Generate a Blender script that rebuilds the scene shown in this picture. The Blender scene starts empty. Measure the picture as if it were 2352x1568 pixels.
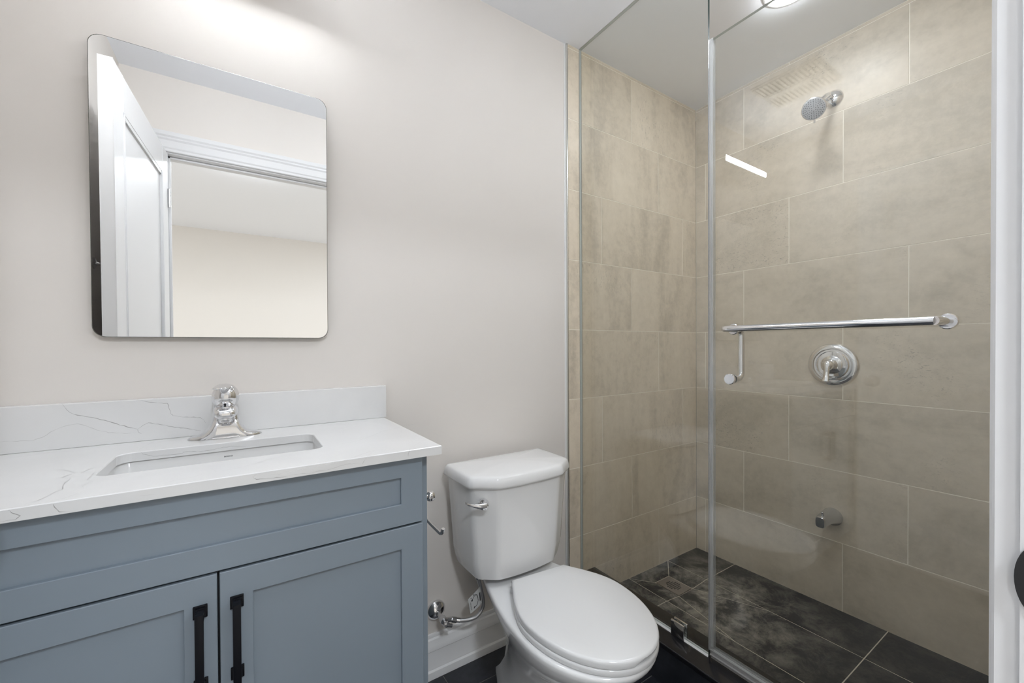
import bpy, bmesh, math, random
from mathutils import Vector, Matrix
from mathutils.geometry import tessellate_polygon
random.seed(7)
S = bpy.context.scene
COL = S.collection

# ------------------------------------------------------------------ camera
F, YAW, PITCH, ROLL = 944.35, 0.5734, -0.0085, -0.0050      # focal in pixels of a 2352 px wide frame
cy, sy = math.cos(YAW), math.sin(YAW)
fw = Vector((sy*math.cos(PITCH), cy*math.cos(PITCH), math.sin(PITCH)))
rt = Vector((cy, -sy, 0)); up = rt.cross(fw)
rt2 = math.cos(ROLL)*rt + math.sin(ROLL)*up; up2 = rt2.cross(fw)
cam_d = bpy.data.cameras.new('camera'); cam = bpy.data.objects.new('camera', cam_d); COL.objects.link(cam)
M = Matrix.Identity(4)
for i in range(3):
    M[i][0], M[i][1], M[i][2] = rt2[i], up2[i], -fw[i]
M.translation = (0, -1.3551, 1.1588)
cam.matrix_world = M
cam_d.sensor_width = 36; cam_d.lens = 36*F/2352
cam_d.shift_x = 12.24/2352; cam_d.shift_y = 18.45/2352
cam_d.clip_start = 0.01
S.camera = cam

# ------------------------------------------------------------------ world, light levels, exposure
w = bpy.data.worlds.new('world'); S.world = w; w.use_nodes = True
w.node_tree.nodes['Background'].inputs[0].default_value = (1, .98, .95, 1)
w.node_tree.nodes['Background'].inputs[1].default_value = 0.0
S.view_settings.view_transform = 'Standard'; S.view_settings.look = 'None'
S.view_settings.gamma = 1; S.view_settings.use_curve_mapping = False
S.view_settings.exposure = 0.27
BAR_E = 140.0        # vanity bar diffuser
DOWN_E = 49.0       # shower downlight lens
HALL_E = 98.0      # unseen hall ceiling lights: one inferred, one added as fill
HALL_FILL_E = 124.0     # unseen fill light added just outside the door
ROOM_FILL_E = 15.0       # unseen fill light added on the bathroom ceiling
LAMP = (.872, .933, 1.0)
S.cycles.diffuse_bounces = 6; S.cycles.glossy_bounces = 5; S.cycles.transparent_max_bounces = 16; S.cycles.max_bounces = 10

# ------------------------------------------------------------------ dimensions
FL = -0.005; CE = 2.463; XB = 2.136; XL = -0.47; YF = -1.30; YF2 = -1.415; YP = 0.008
XG = 1.267; SF = 0.025; TP = 0.305; Z5 = 1.2289
CT = 0.9293; CB = 0.9095; CD = 0.474

# ------------------------------------------------------------------ materials
def new_mat(name):
    m = bpy.data.materials.new(name); m.use_nodes = True
    nt = m.node_tree; b = nt.nodes['Principled BSDF']
    return m, nt, b
def N(nt, t, **kw):
    n = nt.nodes.new(t)
    for k, v in kw.items():
        if hasattr(n, k): setattr(n, k, v)
        else: n.inputs[k.replace('_', ' ')].default_value = v
    return n
def L(nt, a, b): nt.links.new(a, b)
def math_node(nt, op, a, b=None, c=None):
    n = nt.nodes.new('ShaderNodeMath'); n.operation = op
    for i, v in enumerate((a, b, c)):
        if v is None: continue
        if isinstance(v, (int, float)): n.inputs[i].default_value = v
        else: L(nt, v, n.inputs[i])
    return n.outputs[0]
def ramp(nt, fac, stops):
    r = nt.nodes.new('ShaderNodeValToRGB'); e = r.color_ramp.elements
    while len(e) > 1: e.remove(e[-1])
    for i, (p, c) in enumerate(stops):
        el = e[0] if i == 0 else e.new(p)
        el.position = p; el.color = (*c, 1) if len(c) == 3 else c
    L(nt, fac, r.inputs[0]); return r.outputs[0]
def simple(name, col, rough=.5, metal=0., spec=.5, bump=0., bscale=200., coat=0.):
    m, nt, b = new_mat(name)
    b.inputs['Base Color'].default_value = (*col, 1); b.inputs['Roughness'].default_value = rough
    b.inputs['Metallic'].default_value = metal; b.inputs['Specular IOR Level'].default_value = spec
    b.inputs['Coat Weight'].default_value = coat; b.inputs['Coat Roughness'].default_value = .04
    tc = N(nt, 'ShaderNodeTexCoord'); nz = N(nt, 'ShaderNodeTexNoise', Scale=bscale, Detail=3.)
    L(nt, tc.outputs['Object'], nz.inputs['Vector'])
    if bump:
        bp = N(nt, 'ShaderNodeBump', Strength=bump, Distance=.001)
        L(nt, nz.outputs[0], bp.inputs['Height']); L(nt, bp.outputs[0], b.inputs['Normal'])
    else:   # barely visible variation of the gloss
        mr = N(nt, 'ShaderNodeMapRange'); mr.inputs[3].default_value = rough*.92; mr.inputs[4].default_value = rough*1.08
        L(nt, nz.outputs[0], mr.inputs[0]); L(nt, mr.outputs[0], b.inputs['Roughness'])
    return m
def tile_material(name, c1, c2, c3, rough, stretch, spots=.5, dust=None):
    m, nt, b = new_mat(name)
    tc = N(nt, 'ShaderNodeTexCoord'); at = N(nt, 'ShaderNodeAttribute', attribute_name='tile_id')
    off = N(nt, 'ShaderNodeVectorMath', operation='MULTIPLY_ADD')
    cmb = N(nt, 'ShaderNodeCombineXYZ')
    for i, k in enumerate((7.3, 3.1, 11.7)): L(nt, math_node(nt, 'MULTIPLY', at.outputs['Fac'], k), cmb.inputs[i])
    L(nt, tc.outputs['Object'], off.inputs[0]); off.inputs[1].default_value = (1, 1, 1); L(nt, cmb.outputs[0], off.inputs[2])
    mp = N(nt, 'ShaderNodeMapping'); mp.inputs['Scale'].default_value = stretch; L(nt, off.outputs[0], mp.inputs[0])
    n1 = N(nt, 'ShaderNodeTexNoise', Scale=2.6, Detail=7., Roughness=.62, Distortion=.6); L(nt, mp.outputs[0], n1.inputs['Vector'])
    n2 = N(nt, 'ShaderNodeTexNoise', Scale=26., Detail=9., Roughness=.76); L(nt, off.outputs[0], n2.inputs['Vector'])
    f = math_node(nt, 'ADD', math_node(nt, 'MULTIPLY', n1.outputs[0], .62), math_node(nt, 'MULTIPLY', n2.outputs[0], .38))
    f = math_node(nt, 'ADD', f, math_node(nt, 'MULTIPLY', math_node(nt, 'SUBTRACT', at.outputs['Fac'], .5), .02))
    col = ramp(nt, f, [(.36, c1), (.50, c2), (.64, c3)])
    # pitted fissures: small dark flecks gathered in drifts
    n3 = N(nt, 'ShaderNodeTexNoise', Scale=2.1, Detail=2.); L(nt, off.outputs[0], n3.inputs['Vector'])
    n4 = N(nt, 'ShaderNodeTexNoise', Scale=95., Detail=2., Distortion=1.5); L(nt, mp.outputs[0], n4.inputs['Vector'])
    mk = math_node(nt, 'MULTIPLY', ramp(nt, n3.outputs[0], [(.58, (0, 0, 0)), (.68, (1, 1, 1))]), ramp(nt, n4.outputs[0], [(.60, (0, 0, 0)), (.68, (1, 1, 1))]))
    mk = math_node(nt, 'MULTIPLY', mk, spots)
    mx = N(nt, 'ShaderNodeMix', data_type='RGBA'); L(nt, mk, mx.inputs[0]); L(nt, col, mx.inputs[6]); mx.inputs[7].default_value = (*[x*.55 for x in c1], 1)
    out = mx.outputs[2]
    if dust:
        # pale dried residue lying around the drain
        cx, cyy, rad, dc = dust
        sub = N(nt, 'ShaderNodeVectorMath', operation='DISTANCE'); L(nt, tc.outputs['Object'], sub.inputs[0]); sub.inputs[1].default_value = (cx, cyy, SF)
        fall = N(nt, 'ShaderNodeMapRange'); fall.inputs[1].default_value = rad*.08; fall.inputs[2].default_value = rad; fall.inputs[3].default_value = 1; fall.inputs[4].default_value = .14
        L(nt, sub.outputs['Value'], fall.inputs[0])
        n5 = N(nt, 'ShaderNodeTexNoise', Scale=9., Detail=11., Roughness=.78, Distortion=.35); L(nt, tc.outputs['Object'], n5.inputs['Vector'])
        dm = math_node(nt, 'MULTIPLY', ramp(nt, n5.outputs[0], [(.44, (0, 0, 0)), (.64, (1, 1, 1))]), fall.outputs[0])
        m2 = N(nt, 'ShaderNodeMix', data_type='RGBA'); L(nt, dm, m2.inputs[0]); L(nt, out, m2.inputs[6]); m2.inputs[7].default_value = (*dc, 1)
        out = m2.outputs[2]
    L(nt, out, b.inputs['Base Color'])
    mr = N(nt, 'ShaderNodeMapRange'); mr.inputs[3].default_value = rough*.8; mr.inputs[4].default_value = rough*1.3; L(nt, n1.outputs[0], mr.inputs[0]); L(nt, mr.outputs[0], b.inputs['Roughness'])
    bp = N(nt, 'ShaderNodeBump', Strength=.25, Distance=.001); L(nt, math_node(nt, 'SUBTRACT', n2.outputs[0], mk), bp.inputs['Height']); L(nt, bp.outputs[0], b.inputs['Normal'])
    return m
def emissive(name, col, e):
    m, nt, b = new_mat(name)
    b.inputs['Base Color'].default_value = (.9, .9, .9, 1)
    b.inputs['Emission Color'].default_value = (*col, 1); b.inputs['Emission Strength'].default_value = e
    return m
def glass_mat(name, tint, haze=0., hazecol=(.8, .8, .8), rough=0., r0=.050):
    m, nt, b = new_mat(name)
    out = nt.nodes['Material Output']; nt.nodes.remove(b)
    tr = N(nt, 'ShaderNodeBsdfTransparent'); tr.inputs[0].default_value = (*tint, 1)
    gl = N(nt, 'ShaderNodeBsdfGlossy'); gl.inputs['Roughness'].default_value = rough; gl.inputs[0].default_value = (1, 1, 1, 1)
    lw = N(nt, 'ShaderNodeLayerWeight', Blend=.5)
    fr = math_node(nt, 'ADD', math_node(nt, 'MULTIPLY', math_node(nt, 'POWER', lw.outputs['Facing'], 5.), 1-r0), r0)
    mx = N(nt, 'ShaderNodeMixShader'); L(nt, fr, mx.inputs[0]); L(nt, tr.outputs[0], mx.inputs[1]); L(nt, gl.outputs[0], mx.inputs[2])
    sh = mx.outputs[0]
    if haze:
        df = N(nt, 'ShaderNodeBsdfDiffuse'); df.inputs[0].default_value = (*hazecol, 1)
        m2 = N(nt, 'ShaderNodeMixShader'); m2.inputs[0].default_value = haze; L(nt, sh, m2.inputs[1]); L(nt, df.outputs[0], m2.inputs[2]); sh = m2.outputs[0]
    L(nt, sh, out.inputs[0])
    return m

m_wall = simple('wall_paint', (.735, .696, .657), .6, bump=.06, bscale=260)
m_ceil = simple('ceiling_paint', (.92, .94, .985), .85, bump=.05, bscale=220)
m_white = simple('white_trim_paint', (.88, .88, .885), .32)
m_jamb = simple('white_door_frame_paint', (.74, .74, .75), .32)
m_door = simple('white_door_paint', (.80, .80, .81), .35)
m_cab = simple('blue_grey_cabinet_paint', (.210, .252, .294), .42, bump=.03, bscale=300)
m_dark = simple('dark_recess', (.01, .011, .013), .6)
m_black = simple('black_metal', (.002, .0025, .005), .45, spec=.22)
m_china = simple('white_vitreous_china', (.765, .763, .76), .10, spec=.5, coat=.3)
m_plastic = simple('white_seat_plastic', (.71, .708, .705), .12)
m_basin = simple('white_basin_ceramic', (.73, .728, .725), .12)
m_chrome = simple('polished_chrome', (.78, .78, .79), .07, metal=1)
m_satin = simple('satin_chrome', (.66, .66, .67), .22, metal=1)
m_greychrome = simple('grey_worn_chrome', (.66, .67, .69), .22, metal=1)
m_steel = simple('drain_steel', (.32, .28, .24), .35, metal=.35)
m_nozzle = simple('grey_rubber', (.08, .08, .085), .5)
m_mirror = simple('mirror_silver', (.93, .935, .93), .0, metal=1)
m_medge = simple('mirror_ground_edge', (.16, .16, .14), .25, metal=.6)
m_grout_l = simple('pale_grout', (.93, .88, .78), .85)
m_grout_f = simple('floor_grout', (.62, .57, .48), .85)
m_grout_d = simple('grey_grout', (.16, .155, .15), .85)
m_caulk = simple('white_caulk', (.80, .80, .79), .4)
m_alu = simple('aluminium_edge', (.70, .69, .66), .2, metal=1)
m_curb = simple('black_stone', (.010, .010, .012), .10, spec=.5)
m_fan = simple('white_grille_plastic', (.72, .70, .66), .45)
m_paper = simple('paper_tag', (.62, .62, .61), .7)
m_ink = simple('dark_ink', (.05, .05, .055), .7)
m_hallfloor = simple('hall_floor_wood', (.62, .57, .50), .4)
m_hallwall = simple('hall_wall_paint', (.80, .765, .72), .6, bump=.05, bscale=260)
m_tile = tile_material('beige_concrete_tile_vertical', (.51, .445, .350), (.705, .62, .497), (.80, .71, .58), .38, (1.8, 1.8, .42), .5)
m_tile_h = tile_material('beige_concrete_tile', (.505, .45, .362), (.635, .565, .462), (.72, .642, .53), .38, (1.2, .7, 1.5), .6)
m_slate = tile_material('black_slate_tile', (.013, .014, .019), (.024, .026, .033), (.046, .048, .058), .28, (1, 1, 1), .0)
m_slate_w = tile_material('dusty_black_slate_tile', (.022, .022, .023), (.036, .036, .036), (.062, .061, .060), .40, (1, 1, 1), .0, dust=(1.735, -.29, .50, (.50, .465, .40)))
m_glass = glass_mat('clear_glass', (.974, .982, .977))
m_gedge = simple('green_glass_edge', (.02, .034, .03), .35, spec=.25)
m_gedge_p = simple('pale_glass_edge', (.50, .54, .52), .12)
m_vinyl = glass_mat('clear_vinyl', (.90, .90, .90), haze=.16, hazecol=(.88, .88, .89), rough=.10, r0=.09)
m_bar = emissive('bar_diffuser', (.915, .957, 1.0), BAR_E)
m_down = emissive('downlight_lens', (.93, .96, 1.0), DOWN_E)
m_hall = emissive('unseen_hall_lens', LAMP, HALL_E)
m_hall_fill = emissive('added_hall_fill_lens', LAMP, HALL_FILL_E)
m_room_fill = emissive('added_room_fill_diffuser', LAMP, ROOM_FILL_E)
m_lampbody = simple('white_lamp_body', (.78, .78, .78), .4)

# quartz: pale with very soft clouds
m_quartz, nt, b = new_mat('white_quartz')
tc = N(nt, 'ShaderNodeTexCoord'); nz = N(nt, 'ShaderNodeTexNoise', Scale=3.5, Detail=6., Distortion=1.); L(nt, tc.outputs['Object'], nz.inputs['Vector'])
L(nt, ramp(nt, nz.outputs[0], [(.35, (.69, .688, .685)), (.6, (.735, .733, .73))]), b.inputs['Base Color'])
b.inputs['Roughness'].default_value = .18
m_vein = simple('grey_quartz_vein', (.33, .325, .32), .3)
m_vein_f = simple('faint_quartz_vein', (.58, .575, .57), .25)

# ------------------------------------------------------------------ mesh helpers
def link(name, me, mats, parent=None, smooth=None):
    o = bpy.data.objects.new(name, me); COL.objects.link(o)
    for m in (mats if isinstance(mats, (list, tuple)) else [mats]): me.materials.append(m)
    if smooth is not None:
        me.shade_smooth(); me.set_sharp_from_angle(angle=math.radians(smooth))
    if parent is not None:
        o.parent = parent
        o.matrix_parent_inverse = Matrix.Translation(-parent.location) if parent.type == 'EMPTY' else Matrix.Identity(4)
    return o
def from_bm(name, bm, mats, parent=None, smooth=None):
    bmesh.ops.recalc_face_normals(bm, faces=bm.faces[:])
    me = bpy.data.meshes.new(name); bm.to_mesh(me); bm.free()
    return link(name, me, mats, parent, smooth)
def tag(o, label=None, cat=None, group=None, kind=None):
    if label: o['label'] = label
    if cat: o['category'] = cat
    if group: o['group'] = group
    if kind: o['kind'] = kind
    return o
def thing(name, label, cat, loc=(0, 0, 0), group=None):
    o = bpy.data.objects.new(name, None); COL.objects.link(o); o.location = loc; o.empty_display_size = .05
    return tag(o, label, cat, group)
def add_box(bm, lo, hi, bev=0., seg=2, mi=0):
    r = bmesh.ops.create_cube(bm, size=1)
    vs = r['verts']
    for v in vs:
        for i in range(3): v.co[i] = lo[i] + (v.co[i]+.5)*(hi[i]-lo[i])
    fs = {f for v in vs for f in v.link_faces}
    for f in fs: f.material_index = mi
    if bev:
        es = list({e for v in vs for e in v.link_edges})
        bmesh.ops.bevel(bm, geom=es, offset=bev, segments=seg, profile=.5, affect='EDGES')
def box(name, lo, hi, mat, parent=None, bev=0., seg=2):
    bm = bmesh.new(); add_box(bm, lo, hi, bev, seg)
    return from_bm(name, bm, mat, parent, 35 if bev else None)
def add_loft(bm, rings, cap0=True, cap1=True, mi=0, closed=True):
    vr = [[bm.verts.new(p) for p in r] for r in rings]
    n = len(rings[0])
    for a, b in zip(vr, vr[1:]):
        for i in range(n if closed else n-1):
            j = (i+1) % n
            f = bm.faces.new((a[i], a[j], b[j], b[i])); f.material_index = mi
    if cap0: bm.faces.new(list(reversed(vr[0]))).material_index = mi
    if cap1: bm.faces.new(vr[-1]).material_index = mi
def frame(d):
    d = Vector(d).normalized(); a = Vector((0, 0, 1)) if abs(d.z) < .95 else Vector((1, 0, 0))
    u = d.cross(a).normalized(); return d, u, d.cross(u)
def add_tube(bm, pts, r, n=20, mi=0, cap=True):
    pts = [Vector(p) for p in pts]; rs = r if isinstance(r, (list, tuple)) else [r]*len(pts)
    rings = []; u = None
    for i, p in enumerate(pts):
        d = (pts[min(i+1, len(pts)-1)] - pts[max(i-1, 0)]).normalized()
        if u is None: _, u, _ = frame(d)
        u = (u - d*u.dot(d)).normalized(); v = d.cross(u)
        rings.append([p + rs[i]*(math.cos(2*math.pi*k/n)*u + math.sin(2*math.pi*k/n)*v) for k in range(n)])
    add_loft(bm, rings, cap, cap, mi)
def add_lathe(bm, origin, axis, prof, n=40, mi=0, sx=1., uax=None):
    d, u, v = frame(axis)
    if uax is not None:
        u = Vector(uax); u = (u - d*u.dot(d)).normalized(); v = d.cross(u)
    o = Vector(origin)
    add_loft(bm, [[o + d*h + max(r, 1e-5)*(sx*math.cos(2*math.pi*k/n)*u + math.sin(2*math.pi*k/n)*v) for k in range(n)] for h, r in prof], True, True, mi)
def arc(p0, pc, p1, n=8):
    """quarter bend from p0 to p1 round the corner pc"""
    p0, pc, p1 = Vector(p0), Vector(pc), Vector(p1)
    o = p0 + p1 - pc
    return [o + (pc-p1)*math.cos(t) + (pc-p0)*math.sin(t) for t in [math.pi/2*k/n for k in range(n+1)]]
def smooth_path(pts, n=10):
    P = [Vector(p) for p in pts]; out = []
    for i in range(len(P)-1):
        a, b, c, d = P[max(i-1, 0)], P[i], P[i+1], P[min(i+2, len(P)-1)]
        for k in range(n):
            t = k/n
            out.append(.5*((2*b) + (-a+c)*t + (2*a-5*b+4*c-d)*t*t + (-a+3*b-3*c+d)*t**3))
    return out+[P[-1]]
def rrect(cx, cyy, hx, hy, r, n=6):
    pts = []
    for sx, sy_, a0 in ((1, 1, 0), (-1, 1, 90), (-1, -1, 180), (1, -1, 270)):
        for k in range(n+1):
            a = math.radians(a0 + 90*k/n)
            pts.append((cx + sx*(hx-r) + r*math.cos(a), cyy + sy_*(hy-r) + r*math.sin(a)))
    return pts
def add_prism(bm, poly, f, h0, h1, mi=0):
    add_loft(bm, [[f(a, b_, h0) for a, b_ in poly], [f(a, b_, h1) for a, b_ in poly]], True, True, mi)
def poly_clip_inset(poly, d):
    """shrink a convex polygon by d"""
    n = len(poly); area = sum(poly[i][0]*poly[(i+1) % n][1]-poly[(i+1) % n][0]*poly[i][1] for i in range(n))
    if area < 0: poly = poly[::-1]
    lines = []
    for i in range(n):
        a, b_ = Vector(poly[i]), Vector(poly[(i+1) % n]); t = (b_-a).normalized(); nn = Vector((-t.y, t.x))
        lines.append((a+nn*d, t))
    res = []
    for i in range(n):
        (p, t), (q, s) = lines[i-1], lines[i]
        den = t.x*s.y-t.y*s.x
        if abs(den) < 1e-6: res.append(tuple(q)); continue
        k = ((q.x-p.x)*s.y-(q.y-p.y)*s.x)/den
        res.append((p.x+t.x*k, p.y+t.y*k))
    return res

def tiled(name, polys, f, mats, gap=.0013, thick=.006, rec=.0009, base=None):
    """tiles as real slabs standing .9 mm proud of the grout; f(a, b, h) -> point, h = height over the tile face"""
    bm = bmesh.new(); lay = bm.faces.layers.float.new('tile_id')
    for poly in polys:
        k = random.random(); ins = poly_clip_inset(poly, gap); ins2 = poly_clip_inset(poly, gap+.0006)
        n0 = len(bm.faces)
        add_loft(bm, [[f(a, b_, -thick) for a, b_ in ins], [f(a, b_, -.0005) for a, b_ in ins], [f(a, b_, 0) for a, b_ in ins2]], False, True, 0)
        bm.faces.ensure_lookup_table()
        for i in range(n0, len(bm.faces)): bm.faces[i][lay] = k
        add_loft(bm, [[f(a, b_, -.05) for a, b_ in poly], [f(a, b_, -rec) for a, b_ in poly]], True, True, 1)
    return from_bm(name, bm, mats)
def struct(o): return tag(o, kind='structure')

# ------------------------------------------------------------------ room shell
def shell(name, lo, hi, mat): return struct(box(name, lo, hi, mat))
shell('ceiling', (XL-.1, YF2, CE), (XB+.1, YP+.1, CE+.08), m_ceil)
shell('wall_back', (XL-.1, YP, FL-.05), (1.1925, YP+.09, CE), m_wall)
shell('wall_left', (XL-.1, YF, FL-.05), (XL, YP, CE), m_wall)
bm = bmesh.new()                                                            # door wall with its opening
add_box(bm, (XL-.1, YF2, FL-.05), (-.318, YF, CE)); add_box(bm, (.563, YF2, FL-.05), (XB+.1, YF, CE)); add_box(bm, (-.318, YF2, 2.108), (.563, YF, CE))
struct(from_bm('wall_front', bm, m_wall))
# hall beyond the doorway
HX0, HX1, HY = -2.6, 2.6, -4.72
shell('floor_hall', (HX0, HY, FL-.05), (HX1, YF2, FL), m_hallfloor)
shell('ceiling_hall', (HX0, HY, CE), (HX1, YF2, CE+.08), m_ceil)
shell('wall_hall_far', (HX0, HY-.1, FL-.05), (HX1, HY, CE), m_hallwall)
shell('wall_hall_left', (HX0-.1, HY, FL-.05), (HX0, YF2, CE), m_hallwall)
shell('wall_hall_right', (HX1, HY, FL-.05), (HX1+.1, YF2, CE), m_hallwall)
bm = bmesh.new(); add_box(bm, (HX0, YF2, FL-.05), (XL-.1, YF2+.1, CE)); add_box(bm, (XB+.1, YF2, FL-.05), (HX1, YF2+.1, CE))
struct(from_bm('wall_hall_near', bm, m_hallwall))
bm = bmesh.new(); add_box(bm, (HX0, HY, FL), (HX1, HY+.012, .14), .003)
struct(from_bm('baseboard_hall', bm, m_white))

# tile walls: courses 305 mm high, 610 mm long, third-shifted from course to course
def courses(u0, u1, seam, z0=FL, z1=CE):
    edges = [CE] + [Z5+(5-k)*TP for k in range(1, 10)]
    edges[-1] = Z5-4*TP
    out = []
    for r in range(len(edges)-1):
        zt, zb = min(edges[r], z1), max(edges[r+1], z0)
        if r == len(edges)-2: zb = z0
        if zt <= zb: continue
        s = seam(r); k = math.ceil((u0-s)/.6115)
        cuts = [u0]
        while s+k*.6115 < u1-.004:
            if s+k*.6115 > u0+.004: cuts.append(s+k*.6115)
            k += 1
        cuts.append(u1)
        for a, b_ in zip(cuts, cuts[1:]): out.append([(a, zb), (b_, zb), (b_, zt), (a, zt)])
    return out
third = .6115/3
struct(tiled('wall_shower_back', courses(1.1945, XB, lambda r: 1.604+third*(r-1)), lambda a, z, h: (a, -h, z), [m_tile, m_grout_l]))
struct(tiled('wall_right', courses(YF, 0, lambda r: -.2582+third*(r-1)), lambda a, z, h: (XB-h, a, z), [m_tile_h, m_grout_l]))
struct(tiled('wall_shower_front', courses(1.20, XB, lambda r: 1.5+third*(r-1)), lambda a, z, h: (a, YF+.008+h, z), [m_tile, m_grout_l]))
# metal edge profile where the tile meets the paint, and its caulk bead
bm = bmesh.new(); add_box(bm, (1.1885, -.0035, FL), (1.1945, YP, CE-.001), .0008); struct(from_bm('trim_1', bm, m_alu, None, 30))
bm = bmesh.new(); add_box(bm, (1.1800, .004, FL), (1.1885, YP+.001, CE-.001), .001); struct(from_bm('trim_2', bm, m_caulk, None, 30))

# bathroom floor, black slate
polys = []
rows = [(YF2, -1.030, .47)] + [(-.115-.305*(k+1), -.115-.305*k, .763 + .2038*k) for k in range(3)][::-1] + [(-.115, YP, .59)]
for y0, y1, s in rows:
    k = math.ceil((XL-s)/.6115); cuts = [XL]
    while s+k*.6115 < 1.20:
        if s+k*.6115 > XL+.01: cuts.append(s+k*.6115)
        k += 1
    cuts.append(1.215)
    for a, b_ in zip(cuts, cuts[1:]): polys.append([(a, y0), (b_, y0), (b_, y1), (a, y1)])
struct(tiled('floor', polys, lambda a, b_, h: (a, b_, FL+h), [m_slate, m_grout_d], gap=.0012))

# shower floor: tiles cut in an envelope that falls to the drain
X0, XA, XC = 1.34, 1.577, 1.880
DX0, DX1, DY0, DY1 = 1.664, 1.770, -.213, -.085
def fz(a, b_):   # fall towards the drain
    dx = max(DX0-a, 0, a-DX1); dy = max(DY0-b_, 0, b_-DY1)
    if a < XA or a > XC or b_ < -.813: return SF
    t = min(1, max(dx/(DX0-XA), (dy/.30 if b_ < DY0 else dy/.085)))
    return SF - .008*(1-t)
polys = [[(X0, -.213), (XA, -.213), (XA, 0), (X0, 0)], [(XC, -.213), (XB, -.213), (XB, 0), (XC, 0)],
         [(XA, 0), (DX0, DY1), (DX1, DY1), (XC, 0)], [(XA, 0), (XA, DY0), (DX0, DY0), (DX0, DY1)], [(XC, 0), (DX1, DY1), (DX1, DY0), (XC, DY0)],
         [(X0, -.813), (XA, -.813), (XA, -.213), (X0, -.213)], [(XC, -.813), (XB, -.813), (XB, -.213), (XC, -.213)],
         [(XA, DY0), (XA, -.515), (DX0, DY0)], [(XC, DY0), (DX1, DY0), (XC, -.495)],
         [(DX0, DY0), (XA, -.515), (XA, -.813), (XC, -.813), (XC, -.495), (DX1, DY0)],
         [(X0, YF), (XA, YF), (XA, -.813), (X0, -.813)], [(XA, YF), (XC, YF), (XC, -.813), (XA, -.813)], [(XC, YF), (XB, YF), (XB, -.813), (XC, -.813)]]
struct(tiled('floor_shower', polys, lambda a, b_, h: (a, b_, fz(a, b_)+h), [m_slate_w, m_grout_f], gap=.0017))

# curb: tiled face, black stone cap
bm = bmesh.new()
add_box(bm, (1.206, YF, FL), (1.340, 0, .131), 0, mi=0)
add_box(bm, (1.190, YF+.002, .131), (1.3465, -.0005, .1500), .0015, mi=1)
struct(from_bm('trim_curb', bm, [m_slate, m_curb], None, 30))

# baseboard with a stepped ogee and shoe
prof = [(0, .148), (-.006, .148), (-.0075, .144), (-.0075, .136), (-.012, .131), (-.013, .125), (-.017, .112), (-.0185, .104), (-.0185, .096), (-.0145, .092),
        (-.0145, .040), (-.016, .036), (-.0165, .030), (-.0215, .025), (-.0225, .019), (-.0225, 0), (0, 0)]
def baseboard(name, p0, p1, nrm):
    bm = bmesh.new(); p0, p1, nrm = Vector(p0), Vector(p1), Vector(nrm)
    add_loft(bm, [[p + nrm*(-d) + Vector((0, 0, FL+z)) for d, z in prof] for p in (p0, p1)])
    struct(from_bm(name, bm, m_white, None, 25))
baseboard('baseboard_back', (.372, YP, 0), (1.180, YP, 0), (0, -1, 0))
baseboard('baseboard_front', (.66, YF, 0), (1.185, YF, 0), (0, 1, 0))

# ------------------------------------------------------------------ doorway, casing, door
JX0, JX1, JZ = -.300, .545, 2.090
bm = bmesh.new()
add_box(bm, (JX0-.018, YF2, FL), (JX0, YF, JZ+.018)); add_box(bm, (JX1, YF2, FL), (JX1+.018, YF, JZ+.018)); add_box(bm, (JX0, YF2, JZ), (JX1, YF, JZ+.018))
add_box(bm, (JX0, YF-.056, FL), (JX0+.011, YF-.040, JZ), .002); add_box(bm, (JX1-.011, YF-.078, FL), (JX1, YF-.062, JZ), .002); add_box(bm, (JX0, YF-.056, JZ-.011), (JX1, YF-.040, JZ), .002)
jamb = struct(from_bm('trim_3', bm, m_jamb))
cprof = [(0, .000), (.0145, .000), (.0165, .003), (.0165, .012), (.0200, .019), (.0175, .027), (.0180, .052), (.0225, .060), (.0190, .068), (.0240, .076), (.0240, .094), (.0150, .098), (0, .098)]
for side, yy, sg, nm in (('in', YF, 1, 'trim_4'), ('out', YF2, -1, 'trim_5')):
    bm = bmesh.new(); o_ = .005
    # mitred: one profile swept up, across and down
    path = [((JX0-o_, FL), (-1, 0)), ((JX0-o_, JZ+o_), (-1, 1)), ((JX1+o_, JZ+o_), (1, 1)), ((JX1+o_, FL), (1, 0))]
    add_loft(bm, [[(px + dx*wd, yy + sg*d, pz + dz*wd) for d, wd in cprof] for (px, pz), (dx, dz) in path])
    struct(from_bm(nm, bm, m_jamb, None, 25))
bm = bmesh.new()                                                            # strike plate, its lip rounded towards the room
pl = [(YF-.060, -.029), (YF-.010, -.029)] + [(YF-.010+.013*math.cos(a), .029*math.sin(a)) for a in [math.radians(-80+10*k) for k in range(17)]] + [(YF-.010, .029), (YF-.060, .029)]
add_prism(bm, pl, lambda a, b_, h: (JX1-h, a, .964+b_), .0002, .0022)
st = from_bm('strike_plate', bm, simple('dark_bronze', (.05, .05, .052), .35, metal=.8), jamb, 30)

# door leaf swung into the room, a little past square
DL, DT, DZ0, DZ1 = .800, .035, .012, 2.086
ang = math.radians(3.2)
HP = Vector((JX0+.003, YF+.003, 0))
def dpt(s, t, z):    # s along the leaf from the hinge, t through its thickness (0 = face towards the room, + = towards the wall)
    ux = Vector((-math.sin(ang), math.cos(ang), 0)); vx = Vector((-math.cos(ang), -math.sin(ang), 0))
    return HP + ux*s + vx*t + Vector((0, 0, z))
bm = bmesh.new()
def dbox(s0, s1, t0, t1, z0, z1, bev=0.):
    r = bmesh.ops.create_cube(bm, size=1)
    for v in r['verts']:
        v.co = dpt(s0+(v.co.x+.5)*(s1-s0), t0+(v.co.y+.5)*(t1-t0), z0+(v.co.z+.5)*(z1-z0))
    if bev: bmesh.ops.bevel(bm, geom=list({e for v in r['verts'] for e in v.link_edges}), offset=bev, segments=2, affect='EDGES')
SW = .108
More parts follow.
